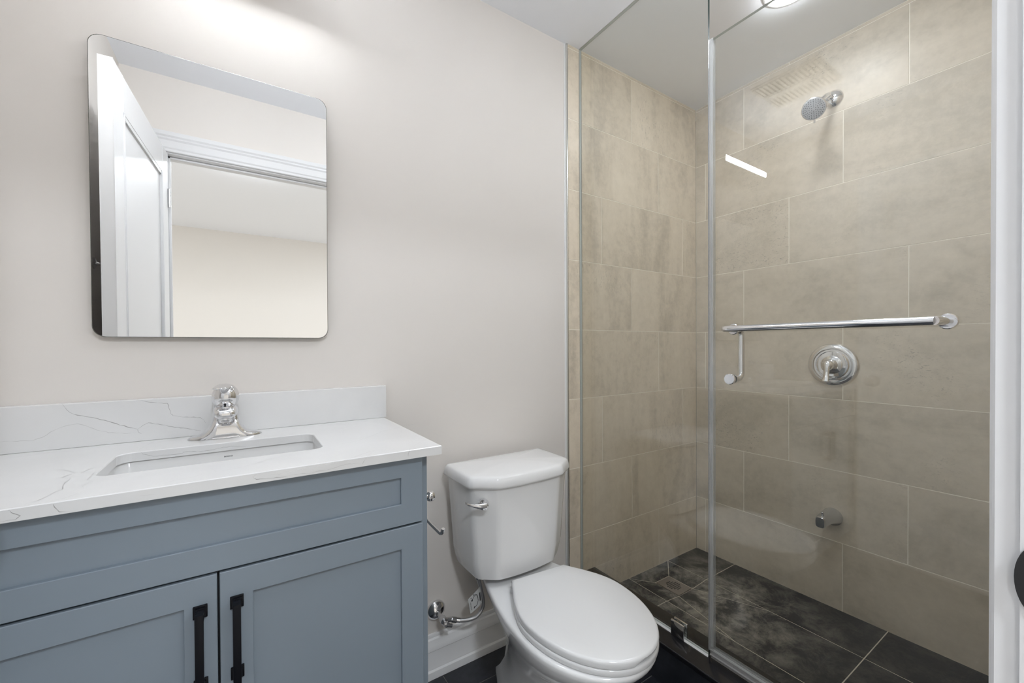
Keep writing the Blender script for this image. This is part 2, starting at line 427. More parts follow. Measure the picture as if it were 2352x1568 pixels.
dbox(0, SW, 0, DT, DZ0, DZ1, .0012); dbox(DL-SW, DL, 0, DT, DZ0, DZ1, .0012)
for z0, z1 in ((DZ0, .22), (.93, 1.06), (DZ1-.125, DZ1)): dbox(SW, DL-SW, 0, DT, z0, z1)
for z0, z1 in ((.22, .93), (1.06, DZ1-.125)):
    dbox(SW, DL-SW, .009, DT-.009, z0, z1)
    for t0, t1 in ((.0015, .009), (DT-.009, DT-.0015)):                     # moulded frame round each panel
        dbox(SW, SW+.012, t0, t1, z0, z1, .003); dbox(DL-SW-.012, DL-SW, t0, t1, z0, z1, .003)
        dbox(SW, DL-SW, t0, t1, z0, z0+.012, .003); dbox(SW, DL-SW, t0, t1, z1-.012, z1, .003)
door = struct(from_bm('door_1', bm, m_door))
for z in (.25, 1.10, 1.87):
    bm = bmesh.new(); add_tube(bm, [dpt(.001, -.006, z-.045), dpt(.001, -.006, z+.045)], .006, 12); from_bm('hinge', bm, m_satin, door, 40)
for s in (0, 1):
    bm = bmesh.new(); d = dpt(0, -1, 0)-dpt(0, 0, 0) if s == 0 else dpt(0, 1, 0)-dpt(0, 0, 0)
    add_lathe(bm, dpt(DL-.065, 0 if s == 0 else DT, .96), d, [(0, .031), (.006, .031), (.010, .020), (.012, .011), (.030, .011), (.036, .022), (.045, .027), (.055, .025), (.060, .015), (.062, 0)] if s == 0 else [(0, .031), (.006, .031), (.009, .012), (.018, .012), (.024, .022), (.032, .024), (.038, .014), (.040, 0)], 28)
    from_bm('door_knob', bm, m_satin, door, 40)

# robe hook on the wall behind the door
t = thing('robe_hook', 'small chrome robe hook on the wall behind the open door', 'hook', (XL, -.842, 1.465))
bm = bmesh.new(); add_lathe(bm, (XL, -.842, 1.465), (1, 0, 0), [(0, .022), (.005, .022), (.008, .014), (.009, 0)], 24); from_bm('base_plate', bm, m_chrome, t, 40)
bm = bmesh.new(); add_tube(bm, smooth_path([(XL+.008, -.842, 1.465), (XL+.026, -.842, 1.462), (XL+.038, -.842, 1.468), (XL+.043, -.842, 1.482)], 6), .006, 12); from_bm('prong', bm, m_chrome, t, 40)

# ------------------------------------------------------------------ lights (seen lamps, an inferred hall lamp, added fill lamps)
t = thing('shower_downlight', 'round white downlight in the ceiling above the shower', 'ceiling light', (1.700, -.645, CE))
bm = bmesh.new(); add_lathe(bm, (1.700, -.645, CE), (0, 0, -1), [(0, .082), (.003, .082), (.005, .076), (.004, .066), (.0005, .065)], 48); from_bm('trim_ring', bm, m_lampbody, t, 40)
bm = bmesh.new(); add_lathe(bm, (1.700, -.645, CE-.0025), (0, 0, -1), [(0, .064), (.009, .063), (.013, .055), (.015, .03), (.0155, 0)], 48); from_bm('lens', bm, m_down, t, 40)
for nm, (lx, ly), lb in (('unseen_hall_light', (1.45, -3.1), 'round ceiling light in the hall nearer the shower side'), ('unseen_hall_light', (-1.6, -2.7), 'added round fill light on the hall ceiling nearer the vanity side'), ('unseen_hall_light', (.05, -2.30), 'added round fill light in the hall just outside the bathroom door')):  # shower-side lamp is inferred; the other two are added to fill the bathroom
    t = thing(nm, lb, 'ceiling light', (lx, ly, CE), 'hall ceiling lights')
    bm = bmesh.new(); add_lathe(bm, (lx, ly, CE), (0, 0, -1), [(0, .165), (.012, .165), (.018, .15), (.019, .148)], 40); from_bm('rim', bm, m_lampbody, t, 40)
    bm = bmesh.new(); add_lathe(bm, (lx, ly, CE-.016), (0, 0, -1), [(0, .147), (.012, .13), (.020, .08), (.022, 0)], 40); from_bm('diffuser', bm, m_hall_fill if lx == .05 else m_hall, t, 40)

t = thing('added_ceiling_fill_light', 'unseen opal drum fill light added on the bathroom ceiling between door and shower', 'ceiling light', (.98, -.88, CE))  # unseen drum lamp, added only to brighten the bathroom
bm = bmesh.new(); add_lathe(bm, (.98, -.88, CE), (0, 0, -1), [(0, .150), (.014, .150), (.018, .144), (.018, .138)], 48); from_bm('base', bm, m_lampbody, t, 40)
bm = bmesh.new(); add_lathe(bm, (.98, -.88, CE-.016), (0, 0, -1), [(0, .137), (.072, .137), (.082, .131), (.087, .115), (.089, .05), (.089, 0)], 48); from_bm('diffuser', bm, m_room_fill, t, 40)

t = thing('vanity_light', 'slim white LED bar light on the wall above the mirror', 'wall light', (.04, YP, 2.17))
box('mounting_plate', (-.030, -.030, 2.162), (.090, YP, 2.206), m_lampbody, t, .003)
box('arm', (.010, -.048, 2.186), (.050, -.028, 2.204), m_lampbody, t, .002)
box('housing', (-.192, -.0815, 2.1885), (.247, -.046, 2.2255), m_lampbody, t, .002)
box('diffuser', (-.190, -.088, 2.192), (.245, -.0817, 2.222), m_bar, t, .004)
for x in (-.193, .245): box('end_cap', (x, -.0885, 2.191), (x+.003, -.0605, 2.223), m_lampbody, t, .001)

# exhaust fan cover, seen back to front in the shower glass
t = thing('exhaust_fan', 'square slotted exhaust fan cover on the ceiling above the vanity', 'fan', (.19, -.40, CE))
bm = bmesh.new()
add_box(bm, (.05, -.54, CE-.010), (.062, -.26, CE), .002); add_box(bm, (.318, -.54, CE-.010), (.33, -.26, CE), .002)
add_box(bm, (.05, -.54, CE-.010), (.33, -.528, CE), .002); add_box(bm, (.05, -.272, CE-.010), (.33, -.26, CE), .002)
add_box(bm, (.165, -.53, CE-.012), (.215, -.27, CE-.004), .002)
for k in range(13):
    y = -.520+k*.0195
    add_box(bm, (.060, y, CE-.009), (.320, y+.010, CE-.003))
from_bm('grille', bm, m_fan, t, 30)
box('housing', (.064, -.526, CE-.0015), (.316, -.274, CE-.0002), simple('grey_fan_housing', (.16, .155, .15), .6), t)

# ------------------------------------------------------------------ mirror
t = thing('wall_mirror', 'frameless rounded rectangular mirror hung above the vanity', 'mirror', (-.036, 0, 1.54))
tilt = math.radians(.6)
def mpt(a, b_, h):      # leaning forward at the top
    return Vector((a, -.0155 + (-h)*math.cos(tilt) - (b_-1.54)*math.sin(tilt), 1.54+(b_-1.54)*math.cos(tilt) - h*math.sin(tilt)))
pl = rrect(-.0365, 1.5415, .2585, .3565, .026, 8)
pin = [(-.0365+(a+.0365)*(1-.0012/.2585), 1.5415+(b_-1.5415)*(1-.0012/.3565)) for a, b_ in pl]
bm = bmesh.new(); add_loft(bm, [[mpt(a, b_, -.0045) for a, b_ in pl], [mpt(a, b_, -.0005) for a, b_ in pl], [mpt(a, b_, 0) for a, b_ in pin]], True, False)
from_bm('ground_edge', bm, m_medge, t)
bm = bmesh.new(); bm.faces.new([bm.verts.new(mpt(a, b_, 0)) for a, b_ in pin]); o = from_bm('mirror_glass', bm, m_mirror, t)
for sx in (-.15, .08):
    box('hanging_bracket', (sx-.02, -.011, 1.80), (sx+.02, YP, 1.84), m_satin, t)

# ------------------------------------------------------------------ vanity cabinet
YD = -.456; YFR = -.437
t = thing('vanity_cabinet', 'blue-grey shaker bathroom vanity cabinet with black pulls', 'cabinet', (-.038, -.22, FL))
bm = bmesh.new()
add_box(bm, (-.440, YFR, .09), (-.422, YP-.002, CB)); add_box(bm, (.348, YFR, FL+.0), (.3665, YP-.002, CB), .0008)
add_box(bm, (-.422, YFR, .09), (.348, YP-.002, .108)); add_box(bm, (-.422, -.005, .108), (.348, YP-.002, CB))
add_box(bm, (-.422, YFR, CB-.02), (.348, -.38, CB)); add_box(bm, (-.440, YFR, FL), (-.422, YP-.002, .09))
add_box(bm, (-.422, -.385, FL), (.348, -.367, .09))
from_bm('carcass', bm, m_cab, t)
box('inner_frame', (-.422, YFR, .735), (.348, YFR+.02, .775), m_dark, t)
box('inner_stile', (-.06, YFR, .108), (-.016, YFR+.02, .735), m_dark, t)
def shaker(name, x0, x1, z0, z1, sl, sr, rb, rt_, parent):
    """one flat frame round a recessed panel, drawn as a ring so that the frame has no joints"""
    bm = bmesh.new(); y0, y1, yp = YD, YD+.0185, YD+.0085
    def rect(a, b_, c, d, y): return [(a, y, c), (b_, y, c), (b_, y, d), (a, y, d)]
    e = .0012
    ix0, ix1, iz0, iz1 = x0+sl, x1-sr, z0+rb, z1-rt_
    rings = [rect(x0, x1, z0, z1, y1), rect(x0, x1, z0, z1, y0+e), rect(x0+e, x1-e, z0+e, z1-e, y0), rect(ix0-e, ix1+e, iz0-e, iz1+e, y0), rect(ix0, ix1, iz0, iz1, y0+e), rect(ix0, ix1, iz0, iz1, yp)]
    add_loft(bm, rings)
    return from_bm(name, bm, m_cab, parent)
shaker('drawer_front', -.425, .3485, .7575, .9065, .0505, .0505, .048, .042, t)
dl = shaker('door', -.425, -.0400, .100, .7530, .05, .048, .05, .049, t)
dr = shaker('door', -.0363, .3485, .100, .7530, .0515, .0505, .05, .049, t)
def pull(xc, door_, lab):
    bm = bmesh.new(); yb = YD
    for zc_ in (.6945, .5650):                                               # square rosettes with a bevelled inner step
        add_box(bm, (xc-.0105, yb-.004, zc_-.0112), (xc+.0105, yb, zc_+.0112), .001)
        add_box(bm, (xc-.0075, yb-.009, zc_-.0085), (xc+.0075, yb-.004, zc_+.0085), .001)
    add_box(bm, (xc-.0062, yb-.031, .5565), (xc+.0062, yb-.022, .7020), .0008)
    for zc_ in (.6945, .5650): add_box(bm, (xc-.0062, yb-.030, zc_-.007), (xc+.0062, yb-.006, zc_+.007), .0006)
    return from_bm('handle', bm, m_black, door_, 30)
pull(-.0645, dl, ''); pull(-.0105, dr, '')

# ------------------------------------------------------------------ countertop (with upstand) and its cut-out
t = thing('countertop', 'white quartz vanity countertop with grey veins and backsplash', 'countertop', (-.04, -.23, CB))
X0c, X1c = -.462, .3885
outer = [(X0c, -CD), (X1c, -CD), (X1c, YP-.001), (X0c, YP-.001)]
hole = rrect(-.0335, -.2485, .1905, .0955, .026, 8)
bm = bmesh.new(); e = .0015
def tess(z, flip):
    polys_ = [[Vector((a, b_, 0)) for a, b_ in outer_], [Vector((a, b_, 0)) for a, b_ in hole_]]
    flat = [p for q in polys_ for p in q]
    vs = [bm.verts.new((p.x, p.y, z)) for p in flat]
    for tri in tessellate_polygon(polys_):
        try: bm.faces.new([vs[i] for i in (tri if not flip else tri[::-1])])
        except ValueError: pass
    return vs
outer_ = [(X0c, -CD+e), (X1c-e, -CD+e), (X1c-e, YP-.001), (X0c, YP-.001)]
hole_ = [(-.0335+(a+.0335)*1.006, -.2485+(b_+.2485)*1.012) for a, b_ in hole]
vt = tess(CT, False)
outer_, hole_ = outer, hole
vb = tess(CB, True)
vm_o = [bm.verts.new((a, b_, CT-e)) for a, b_ in outer]; vm_h = [bm.verts.new((a, b_, CT-e)) for a, b_ in hole]
def strip(A, B):
    n = len(A)
    for i in range(n): bm.faces.new((A[i], A[(i+1) % n], B[(i+1) % n], B[i]))
strip(vt[:4], vm_o); strip(vm_o, vb[:4]); strip(vt[4:], vm_h); strip(vm_h, vb[4:])
bmesh.ops.recalc_face_normals(bm, faces=bm.faces[:])
def add_vein(pts, f, wd, mi):
    """a vein as a hair-thin inlay in the slab face; jittered so that it wanders like stone"""
    P = [Vector(p) for p in pts]; Q = []
    for a, b_ in zip(P, P[1:]):
        n = max(2, int((b_-a).length/.006))
        for k in range(n):
            q = a.lerp(b_, k/n); Q.append(q + Vector((random.uniform(-1, 1), random.uniform(-1, 1)))*.0011*(1 if k else 0))
    Q.append(P[-1]); up_, dn = [], []
    for i, q in enumerate(Q):
        d = (Q[min(i+1, len(Q)-1)]-Q[max(i-1, 0)]).normalized(); nn = Vector((-d.y, d.x))
        s = wd*.58*random.uniform(.35, 1.3)*min(1, .25+.75*min(i, len(Q)-1-i)/4)
        up_.append(bm.verts.new(f(*(q+nn*s)))); dn.append(bm.verts.new(f(*(q-nn*s))))
    for i in range(len(Q)-1):
        fc = bm.faces.new((up_[i], up_[i+1], dn[i+1], dn[i])); fc.material_index = mi
top_f = lambda a, b_: (a, b_, CT+.0001)
front_f = lambda a, b_: (a, -CD-.0001, b_)
VEINS_TOP = [
    (0.001, 1, [(-0.2909, -0.2392), (-0.2596, -0.2876), (-0.2693, -0.3135), (-0.2546, -0.3285), (-0.2542, -0.3633), (-0.2465, -0.4025), (-0.2529, -0.4194), (-0.2591, -0.4498), (-0.2696, -0.4612), (-0.282, -0.4704)]),
    (0.0009, 1, [(-0.2174, -0.2251), (-0.2263, -0.2518), (-0.2397, -0.266), (-0.2501, -0.2953), (-0.229, -0.3095), (-0.2272, -0.3569), (-0.2169, -0.3762), (-0.2259, -0.3938), (-0.2171, -0.4221)]),
    (0.0009, 2, [(-0.1795, -0.0341), (-0.1919, -0.0966), (-0.1943, -0.1338)]),
    (0.001, 1, [(-0.049, -0.3908), (-0.0415, -0.4251), (-0.0146, -0.4243), (0.0169, -0.4102), (0.0445, -0.3838), (0.0736, -0.371), (0.1085, -0.3561), (0.1489, -0.3484), (0.1892, -0.3315)]),
    (0.0009, 1, [(0.1892, -0.3315), (0.1951, -0.2878), (0.2188, -0.2242), (0.2272, -0.1551), (0.2586, -0.1274), (0.3059, -0.0882), (0.3581, -0.0449)]),
    (0.0009, 2, [(0.0357, -0.5068), (0.0569, -0.5076), (0.0961, -0.4984), (0.1309, -0.4914), (0.1602, -0.4869), (0.2135, -0.4521), (0.2509, -0.4276)]),
    (0.0009, 2, [(0.1892, -0.3315), (0.2368, -0.3159), (0.2718, -0.2879), (0.3216, -0.235), (0.3786, -0.2092), (0.4413, -0.1809)]),
    (0.001, 1, [(0.2509, -0.4276), (0.2273, -0.4614), (0.2119, -0.4911)]),
    (0.0009, 1, [(0.3889, -0.3806), (0.3483, -0.4275), (0.3232, -0.451)]),
    (0.0009, 2, [(-0.1126, -0.4578), (-0.0985, -0.4454), (-0.0719, -0.4415), (-0.0616, -0.4284)]),
    (0.0009, 2, [(-0.2484, -0.4662), (-0.2297, -0.4598), (-0.2154, -0.4392)]),
    (0.0009, 2, [(-0.4257, -0.059), (-0.3912, -0.064), (-0.3548, -0.05), (-0.3098, -0.06)])]
VEINS_FRONT = [
    (0.0011, 1, [(-0.2828, 0.9276), (-0.2791, 0.9228), (-0.2707, 0.9167), (-0.2755, 0.9122), (-0.2903, 0.9123)]),
    (0.0012, 1, [(-0.2373, 0.9265), (-0.2363, 0.9219), (-0.2314, 0.9136), (-0.2201, 0.911)]),
    (0.0009, 1, [(0.0217, 0.926), (0.0156, 0.9224), (0.0216, 0.9167), (0.0401, 0.9145), (0.0721, 0.9143)]),
    (0.0009, 2, [(0.0721, 0.9143), (0.1124, 0.9129), (0.1479, 0.9146), (0.1775, 0.9196), (0.2082, 0.9167)]),
    (0.001, 1, [(0.2153, 0.9225), (0.2101, 0.9143)]),
    (0.0011, 1, [(0.3137, 0.9332), (0.3105, 0.9263), (0.3082, 0.9158)]),
    (0.0008, 2, [(-0.1399, 0.919), (-0.1206, 0.9177)])]
VEINS_BACK = [
    (0.0012, 1, [(-0.3435, 1.0321), (-0.3358, 1.0172), (-0.3249, 1.0069), (-0.3057, 0.9996), (-0.2861, 0.9931), (-0.2661, 0.9842), (-0.2457, 0.9727), (-0.2212, 0.9629), (-0.2147, 0.9598)]),
    (0.0009, 1, [(-0.2147, 0.9598), (-0.2049, 0.9682), (-0.195, 0.9734), (-0.1699, 0.9659), (-0.1433, 0.9566), (-0.1198, 0.9514), (-0.0999, 0.9441), (-0.0897, 0.9414)]),
    (0.0013, 1, [(-0.2147, 0.9598), (-0.2134, 0.9525), (-0.2077, 0.948)]),
    (0.0009, 1, [(-0.2151, 1.0313), (-0.1953, 1.025), (-0.1769, 1.0211), (-0.1573, 1.0186), (-0.1551, 1.0071), (-0.1514, 0.992), (-0.1468, 0.9866), (-0.1195, 0.9805), (-0.0914, 0.9762), (-0.0833, 0.9693), (-0.0793, 0.9597)]),
    (0.0009, 2, [(-0.4381, 0.958), (-0.4213, 0.9571), (-0.3954, 0.9546), (-0.3836, 0.9574), (-0.3686, 0.9642), (-0.3564, 0.9737), (-0.3409, 0.9808), (-0.3188, 0.9842), (-0.3027, 0.9766), (-0.2864, 0.9657), (-0.2664, 0.9573), (-0.2389, 0.9522), (-0.2177, 0.9515)])]
for wd, mi, pts in VEINS_TOP: add_vein(pts, top_f, wd, mi)
for wd, mi, pts in VEINS_FRONT: add_vein(pts, front_f, wd, mi)
add_vein([(-0.1899, 0.9302), (-0.1851, 0.9234), (-0.167, 0.916), (-0.1434, 0.9151), (-0.1155, 0.9154), (-0.1119, 0.9176), (-0.0757, 0.9147), (-0.057, 0.9153), (-0.0378, 0.9187), (-0.0104, 0.9168), (0.0076, 0.9134)], lambda a, b_: (a, -.1531, b_), .0006, 1)
me = bpy.data.meshes.new('slab'); bm.to_mesh(me); bm.free(); link('slab', me, [m_quartz, m_vein, m_vein_f], t)
bm = bmesh.new(); add_box(bm, (X0c, -.020, CT+.0002), (.3950, YP-.001, 1.0318), .0012)
for wd, mi, pts in VEINS_BACK: add_vein(pts, lambda a, b_: (a, -.0201, b_), wd, mi)
me = bpy.data.meshes.new('backsplash'); bm.to_mesh(me); bm.free(); link('backsplash', me, [m_quartz, m_vein, m_vein_f], t)

# ------------------------------------------------------------------ undermount basin
t = thing('sink_basin', 'white rectangular undermount basin set in the quartz countertop', 'sink', (-.0335, -.25, .78))
bm = bmesh.new()
def ring(hx, hy, r, z): return [(a, b_, z) for a, b_ in rrect(-.0335, -.2485, hx, hy, r, 8)]
rings = [ring(.222, .1270, .035, CB-.0005), ring(.1970, .1020, .030, CB-.0005), ring(.1955, .1005, .030, CB-.004), ring(.189, .094, .031, CB-.06), ring(.182, .087, .034, CB-.110), ring(.165, .070, .040, CB-.128), ring(.03, .03, .028, CB-.134)]
add_loft(bm, rings, False, True)
rings = [ring(.222, .1270, .035, CB-.0005), ring(.222, .1270, .035, CB-.015), ring(.198, .103, .035, CB-.03), ring(.192, .097, .036, CB-.115), ring(.16, .07, .04, CB-.145)]
add_loft(bm, rings, False, True)
from_bm('bowl', bm, m_basin, t, 40)
bm = bmesh.new(); add_lathe(bm, (-.0335, -.2485, CB-.1335), (0, 0, 1), [(0, .024), (.003, .024), (.004, .018), (.0035, 0)], 28); from_bm('drain_flange', bm, m_chrome, t, 40)
def text_obj(name, s, size, mat, parent, mtx, serif=True, ext=.0001):
    cu = bpy.data.curves.new(name, 'FONT'); cu.body = s; cu.size = size; cu.align_x = 'CENTER'; cu.align_y = 'CENTER'; cu.extrude = ext
    o = bpy.data.objects.new(name, cu); COL.objects.link(o)
    dg = bpy.context.evaluated_depsgraph_get(); me = bpy.data.meshes.new_from_object(o.evaluated_get(dg))
    bpy.data.objects.remove(o); me.transform(mtx)
    return link(name, me, mat, parent)
text_obj('logo', 'BOSCO', .0046, m_ink, t, Matrix.Translation((-.028, -.1497, CB-.0150)) @ Matrix.Rotation(math.radians(90), 4, 'X') @ Matrix.Diagonal((1.15, 1, 1, 1)))

# ------------------------------------------------------------------ faucet
FX = -.0345
t = thing('faucet', 'chrome single-handle centerset faucet standing behind the basin', 'faucet', (FX, -.072, CT))
bm = bmesh.new()
rings = []
for k in range(41):
    s = -1+2*k/40; x = FX + .079*math.sin(s*math.pi/2)
    ax = abs(x-FX)
    h = .008+.047*math.exp(-max(0, ax-.022)**1.35/.0035) if ax > .022 else .055
    h *= max(.02, min(1, (.0795-ax)/.010))**.5
    d = .0265*max(.02, (1-(ax/.0795)**3))**.5
    h = max(h, .001)
    cyy = -.0715
    sec = []
    for j in range(16):
        a = math.pi*j/15
        sec.append((x, cyy+d*math.cos(a)*(1 if True else 0), CT + .0005 + h*math.sin(a)**.7 if 0 < j < 15 else CT+.0005))
    rings.append(sec)
add_loft(bm, rings)
from_bm('base', bm, m_chrome, t, 50)
bm = bmesh.new()
rings = []
for z, hx, yf, yb, r in ((CT+.001, .0345, -.0985, -.046, .008), (CT+.012, .0325, -.0935, -.046, .009), (CT+.026, .0305, -.0895, -.046, .010), (CT+.040, .0290, -.0890, -.046, .012), (CT+.052, .0280, -.0910, -.047, .016), (CT+.068, .0272, -.0930, -.048, .020), (CT+.080, .0268, -.0930, -.048, .020)):
    rings.append([(a, b_, z) for a, b_ in rrect(FX, (yf+yb)/2, hx, (yb-yf)/2, min(r, hx-.001, (yb-yf)/2-.001), 6)])
add_loft(bm, rings)
from_bm('column', bm, m_chrome, t, 50)
bm = bmesh.new()
rings = []
for y, zc_, hx, hz in ((-.055, CT+.068, .0262, .0150), (-.090, CT+.0685, .0264, .0150), (-.110, CT+.0685, .0258, .0145), (-.124, CT+.0675, .0245, .0130), (-.133, CT+.0660, .0215, .0110), (-.1385, CT+.0650, .0165, .0080), (-.1405, CT+.0645, .0080, .0040)):
    rings.append([(a, y, b_) for a, b_ in rrect(FX, zc_, hx, hz, min(hz*.92, hx*.6), 6)])
add_loft(bm, rings)
from_bm('spout', bm, m_chrome, t, 50)
bm = bmesh.new(); add_lathe(bm, (FX, -.119, CT+.057), (0, -.10, -1), [(0, .0130), (.011, .0130), (.013, .0120), (.0135, .0095), (.010, .0090), (.010, 0)], 28); from_bm('aerator', bm, m_chrome, t, 40)
bm = bmesh.new()
for (zz, yy, rr) in ():
    pass
rings = []
for k in range(15):                                                          # domed handle body
    a = -math.pi*.36 + (math.pi*.36+math.pi/2)*k/14
    r = .0300*math.cos(a) if k < 14 else .0004
    rings.append([(FX+r*math.cos(2*math.pi*j/32), -.078+r*1.02*math.sin(2*math.pi*j/32), CT+.104+.0330*math.sin(a)) for j in range(32)])
add_loft(bm, rings)
hb = from_bm('handle', bm, m_chrome, t, 60)
bm = bmesh.new(); rings = []
for y, x, z, hx, hz in ((-.070, FX, CT+.132, .014, .004), (-.090, FX-.002, CT+.133, .017, .0045), (-.110, FX-.006, CT+.131, .0175, .004), (-.128, FX-.010, CT+.129, .0165, .0035), (-.138, FX-.012, CT+.129, .011, .003), (-.142, FX-.013, CT+.1295, .004, .0015)):
    rings.append([(x+hx*math.cos(2*math.pi*k/20), y, z+hz*math.sin(2*math.pi*k/20)) for k in range(20)])
add_loft(bm, rings); from_bm('lever', bm, m_chrome, hb, 50)
bm = bmesh.new(); add_lathe(bm, (FX-.001, -.1035, CT+.086), (0, -1, -.12), [(0, .0027), (.0014, .0027), (.0015, .0018), (.0015, 0)], 16); from_bm('set_screw_hole', bm, m_dark, hb)

# ------------------------------------------------------------------ toilet
TX = .800
t = thing('toilet', 'white two-piece toilet with closed lid beside the vanity', 'toilet', (TX, -.38, FL))
def lid_plan(off, n=10):
    """tank outline: square back, clipped corners, bowed front; off shrinks it"""
    L_ = .212-off; yb = -.034-off*.5; yc = -.2140+off*.6; y1 = -.2705+off; y2 = -.2800+off
    pts = [(-L_+.004, yb), (-L_, yb-.006), (-L_-.002+.002, -.12), (-L_+.002, yc+.012), (-L_+.006, yc-.002), (-L_+.016, yc-.011)]
    x1 = .128-off*.4
    a = (-L_+.016, yc-.011); b_ = (-x1, y1)
    for k in range(1, 6):
        s = k/6; ss = s*s*(3-2*s)*.12+s*.88
        pts.append((a[0]+(b_[0]-a[0])*s, a[1]+(b_[1]-a[1])*ss))
    for k in range(0, 2*n+1):
        s = -1+k/n
        pts.append((x1*s, y1+(y2-y1)*(1-abs(s)**2.2)))
    left = pts[:11]
    pts += [(-px, py) for px, py in reversed(left)]
    return [(TX+px, py) for px, py in pts]
ZLT, ZLB = .750, .7115
bm = bmesh.new()
def lr(off, z, dome=0.):
    return [(a, b_, z + dome*max(0, 1-((a-TX)/.22)**2)) for a, b_ in lid_plan(off)]
rings = [lr(.012, ZLB+.004), lr(.004, ZLB), lr(.001, ZLB+.002), lr(-.001, ZLB+.008), lr(.002, ZLT-.016), lr(.005, ZLT-.007), lr(.010, ZLT-.002), lr(.020, ZLT)]
add_loft(bm, rings, True, False)
# crowned top: concentric rings to the middle
c = Vector((TX, -.15, 0)); base_r = lr(.020, ZLT); prev = None
vs0 = [v for v in bm.verts][-len(base_r):]
for k in range(1, 12):
    q = 1-k/12
    vs1 = [bm.verts.new((c.x+(p[0]-c.x)*q, c.y+(p[1]-c.y)*q, p[2]*q*q + (ZLT+.010)*(1-q*q))) for p in base_r]
    for i in range(len(vs0)): bm.faces.new((vs0[i], vs0[(i+1) % len(vs0)], vs1[(i+1) % len(vs0)], vs1[i]))
    vs0 = vs1
vc_ = bm.verts.new((c.x, c.y, ZLT+.010))
for i in range(len(vs0)): bm.faces.new((vs0[i], vs0[(i+1) % len(vs0)], vc_))
from_bm('tank_lid', bm, m_china, t, 40)
bm = bmesh.new()
def tr(off, z, squeeze=0.):
    out = []
    for a, b_ in lid_plan(off):
        out.append((TX+(a-TX)*(1-squeeze), b_, z))
    return out
rings = []
for z, off, sq in ((.4000, .060, .08), (.4015, .042, .06), (.408, .034, .045), (.432, .031, .02), (.462, .028, .0), (.56, .022, 0), (.66, .0155, 0), (.7135, .0115, 0)): rings.append(tr(off, z, sq))
add_loft(bm, rings)
from_bm('tank', bm, m_china, t, 40)
bm = bmesh.new()
lx, ly, lz = .637, -.2365, .664
add_lathe(bm, (lx, ly+.006, lz), (-.35, -1, 0), [(0, .0165), (.006, .0165), (.010, .015), (.016, .012), (.022, .011), (.024, .006), (.0245, 0)], 28)
rings = []
for s, dz, hz, dy in ((0, 0, .0115, -.022), (.012, .001, .0105, -.023), (.026, .004, .0075, -.022), (.042, .008, .0050, -.020), (.056, .0135, .0042, -.020), (.062, .018, .0040, -.021)):
    p = Vector((lx-.006-s, ly+dy+s*.25, lz+dz))
    rings.append([(p.x, p.y+.0055*math.cos(2*math.pi*k/16), p.z+hz*math.sin(2*math.pi*k/16)) for k in range(16)])
add_loft(bm, rings)
tag(from_bm('flush_lever', bm, m_chrome, t, 50), 'chrome flush lever')

def egg(yb, yf, hwb, hw, ym, n=56, flat=True):
    """plan outline: straight back of half width hwb at yb, widest hw at ym, round nose at yf"""
    pts = []
    m_ = n//2
    for k in range(m_+1):                                                    # left side, back to nose
        s = k/m_
        if s < .42:
            q = s/.42; y = yb+(ym-yb)*q; x = hwb+(hw-hwb)*math.sin(q*math.pi/2)**1.15
        else:
            a = (s-.42)/.58*math.pi/2; y = ym+(yf-ym)*math.sin(a); x = hw*math.cos(a)**.96 if k < m_ else 0
        pts.append((-x, y))
    return [(TX+x, y) for x, y in pts] + [(TX-x, y) for x, y in reversed(pts[1:-1])]
bm = bmesh.new()
def er(z, yb, yf, hwb, hw, ym): return [(a, b_, z) for a, b_ in egg(yb, yf, hwb, hw, ym)]
rings = [er(FL, -.105, -.470, .046, .118, -.30), er(FL+.018, -.105, -.470, .046, .117, -.30), er(.045, -.135, -.455, .046, .104, -.30), er(.09, -.165, -.440, .046, .096, -.31), er(.145, -.180, -.445, .048, .097, -.32), er(.19, -.180, -.470, .052, .106, -.33),
         er(.232, -.165, -.525, .060, .122, -.37), er(.275, -.130, -.600, .070, .145, -.42), er(.310, -.095, -.655, .080, .164, -.455), er(.340, -.070, -.688, .090, .1765, -.470), er(.362, -.064, -.706, .095, .1830, -.475), er(.374, -.064, -.7110, .097, .1850, -.475), er(.3805, -.066, -.7085, .095, .1825, -.475), er(.3825, -.070, -.701, .090, .176, -.475)]
add_loft(bm, rings)
bowl = from_bm('bowl', bm, m_china, t, 60)
for sg in (-1, 1):
    bm = bmesh.new(); add_lathe(bm, (TX+sg*.108, -.27, FL+.012), (0, 0, 1), [(0, .014), (.010, .014), (.018, .010), (.022, 0)], 20); from_bm('bolt_cap', bm, m_china, t, 50)
# seat ring and lid
def solid_egg(name, z0, z1, args, rnd, mat, notch=False, dome=0., dx=.006):
    yb, yf, hwb, hw, ym = args
    bm = bmesh.new()
    def rg(i, z): return [(a+dx, b_, z) for a, b_ in egg(yb-i, yf+i, max(hwb-i, .001), hw-i, ym)]
    rings = [rg(rnd*.6, z0), rg(rnd*.1, z0+rnd*.15), rg(0, z0+rnd*.6)]
    if notch:                                                                # finger lip: the skirt is cut back along part of the nose
        for r_ in rings:
            for i, p in enumerate(r_):
                if p[0] > TX-.030 and p[0] < TX+.115 and p[1] < -.60:
                    e_ = min(1, (p[0]-(TX-.030))/.022, ((TX+.115)-p[0])/.022)
                    r_[i] = (p[0], p[1], p[2]+.0090*e_)
    rings += [rg(0, z1-rnd), rg(rnd*.12, z1-rnd*.5), rg(rnd*.45, z1-rnd*.15), rg(rnd, z1)]
    for k in (1, 2, 3): rings.append(rg(rnd+k*.035, z1+dome*k/3))
    add_loft(bm, rings); return from_bm(name, bm, mat, t, 60)
solid_egg('seat', .3845, .4000, (-.280, -.7140, .096, .1790, -.475), .006, m_plastic)
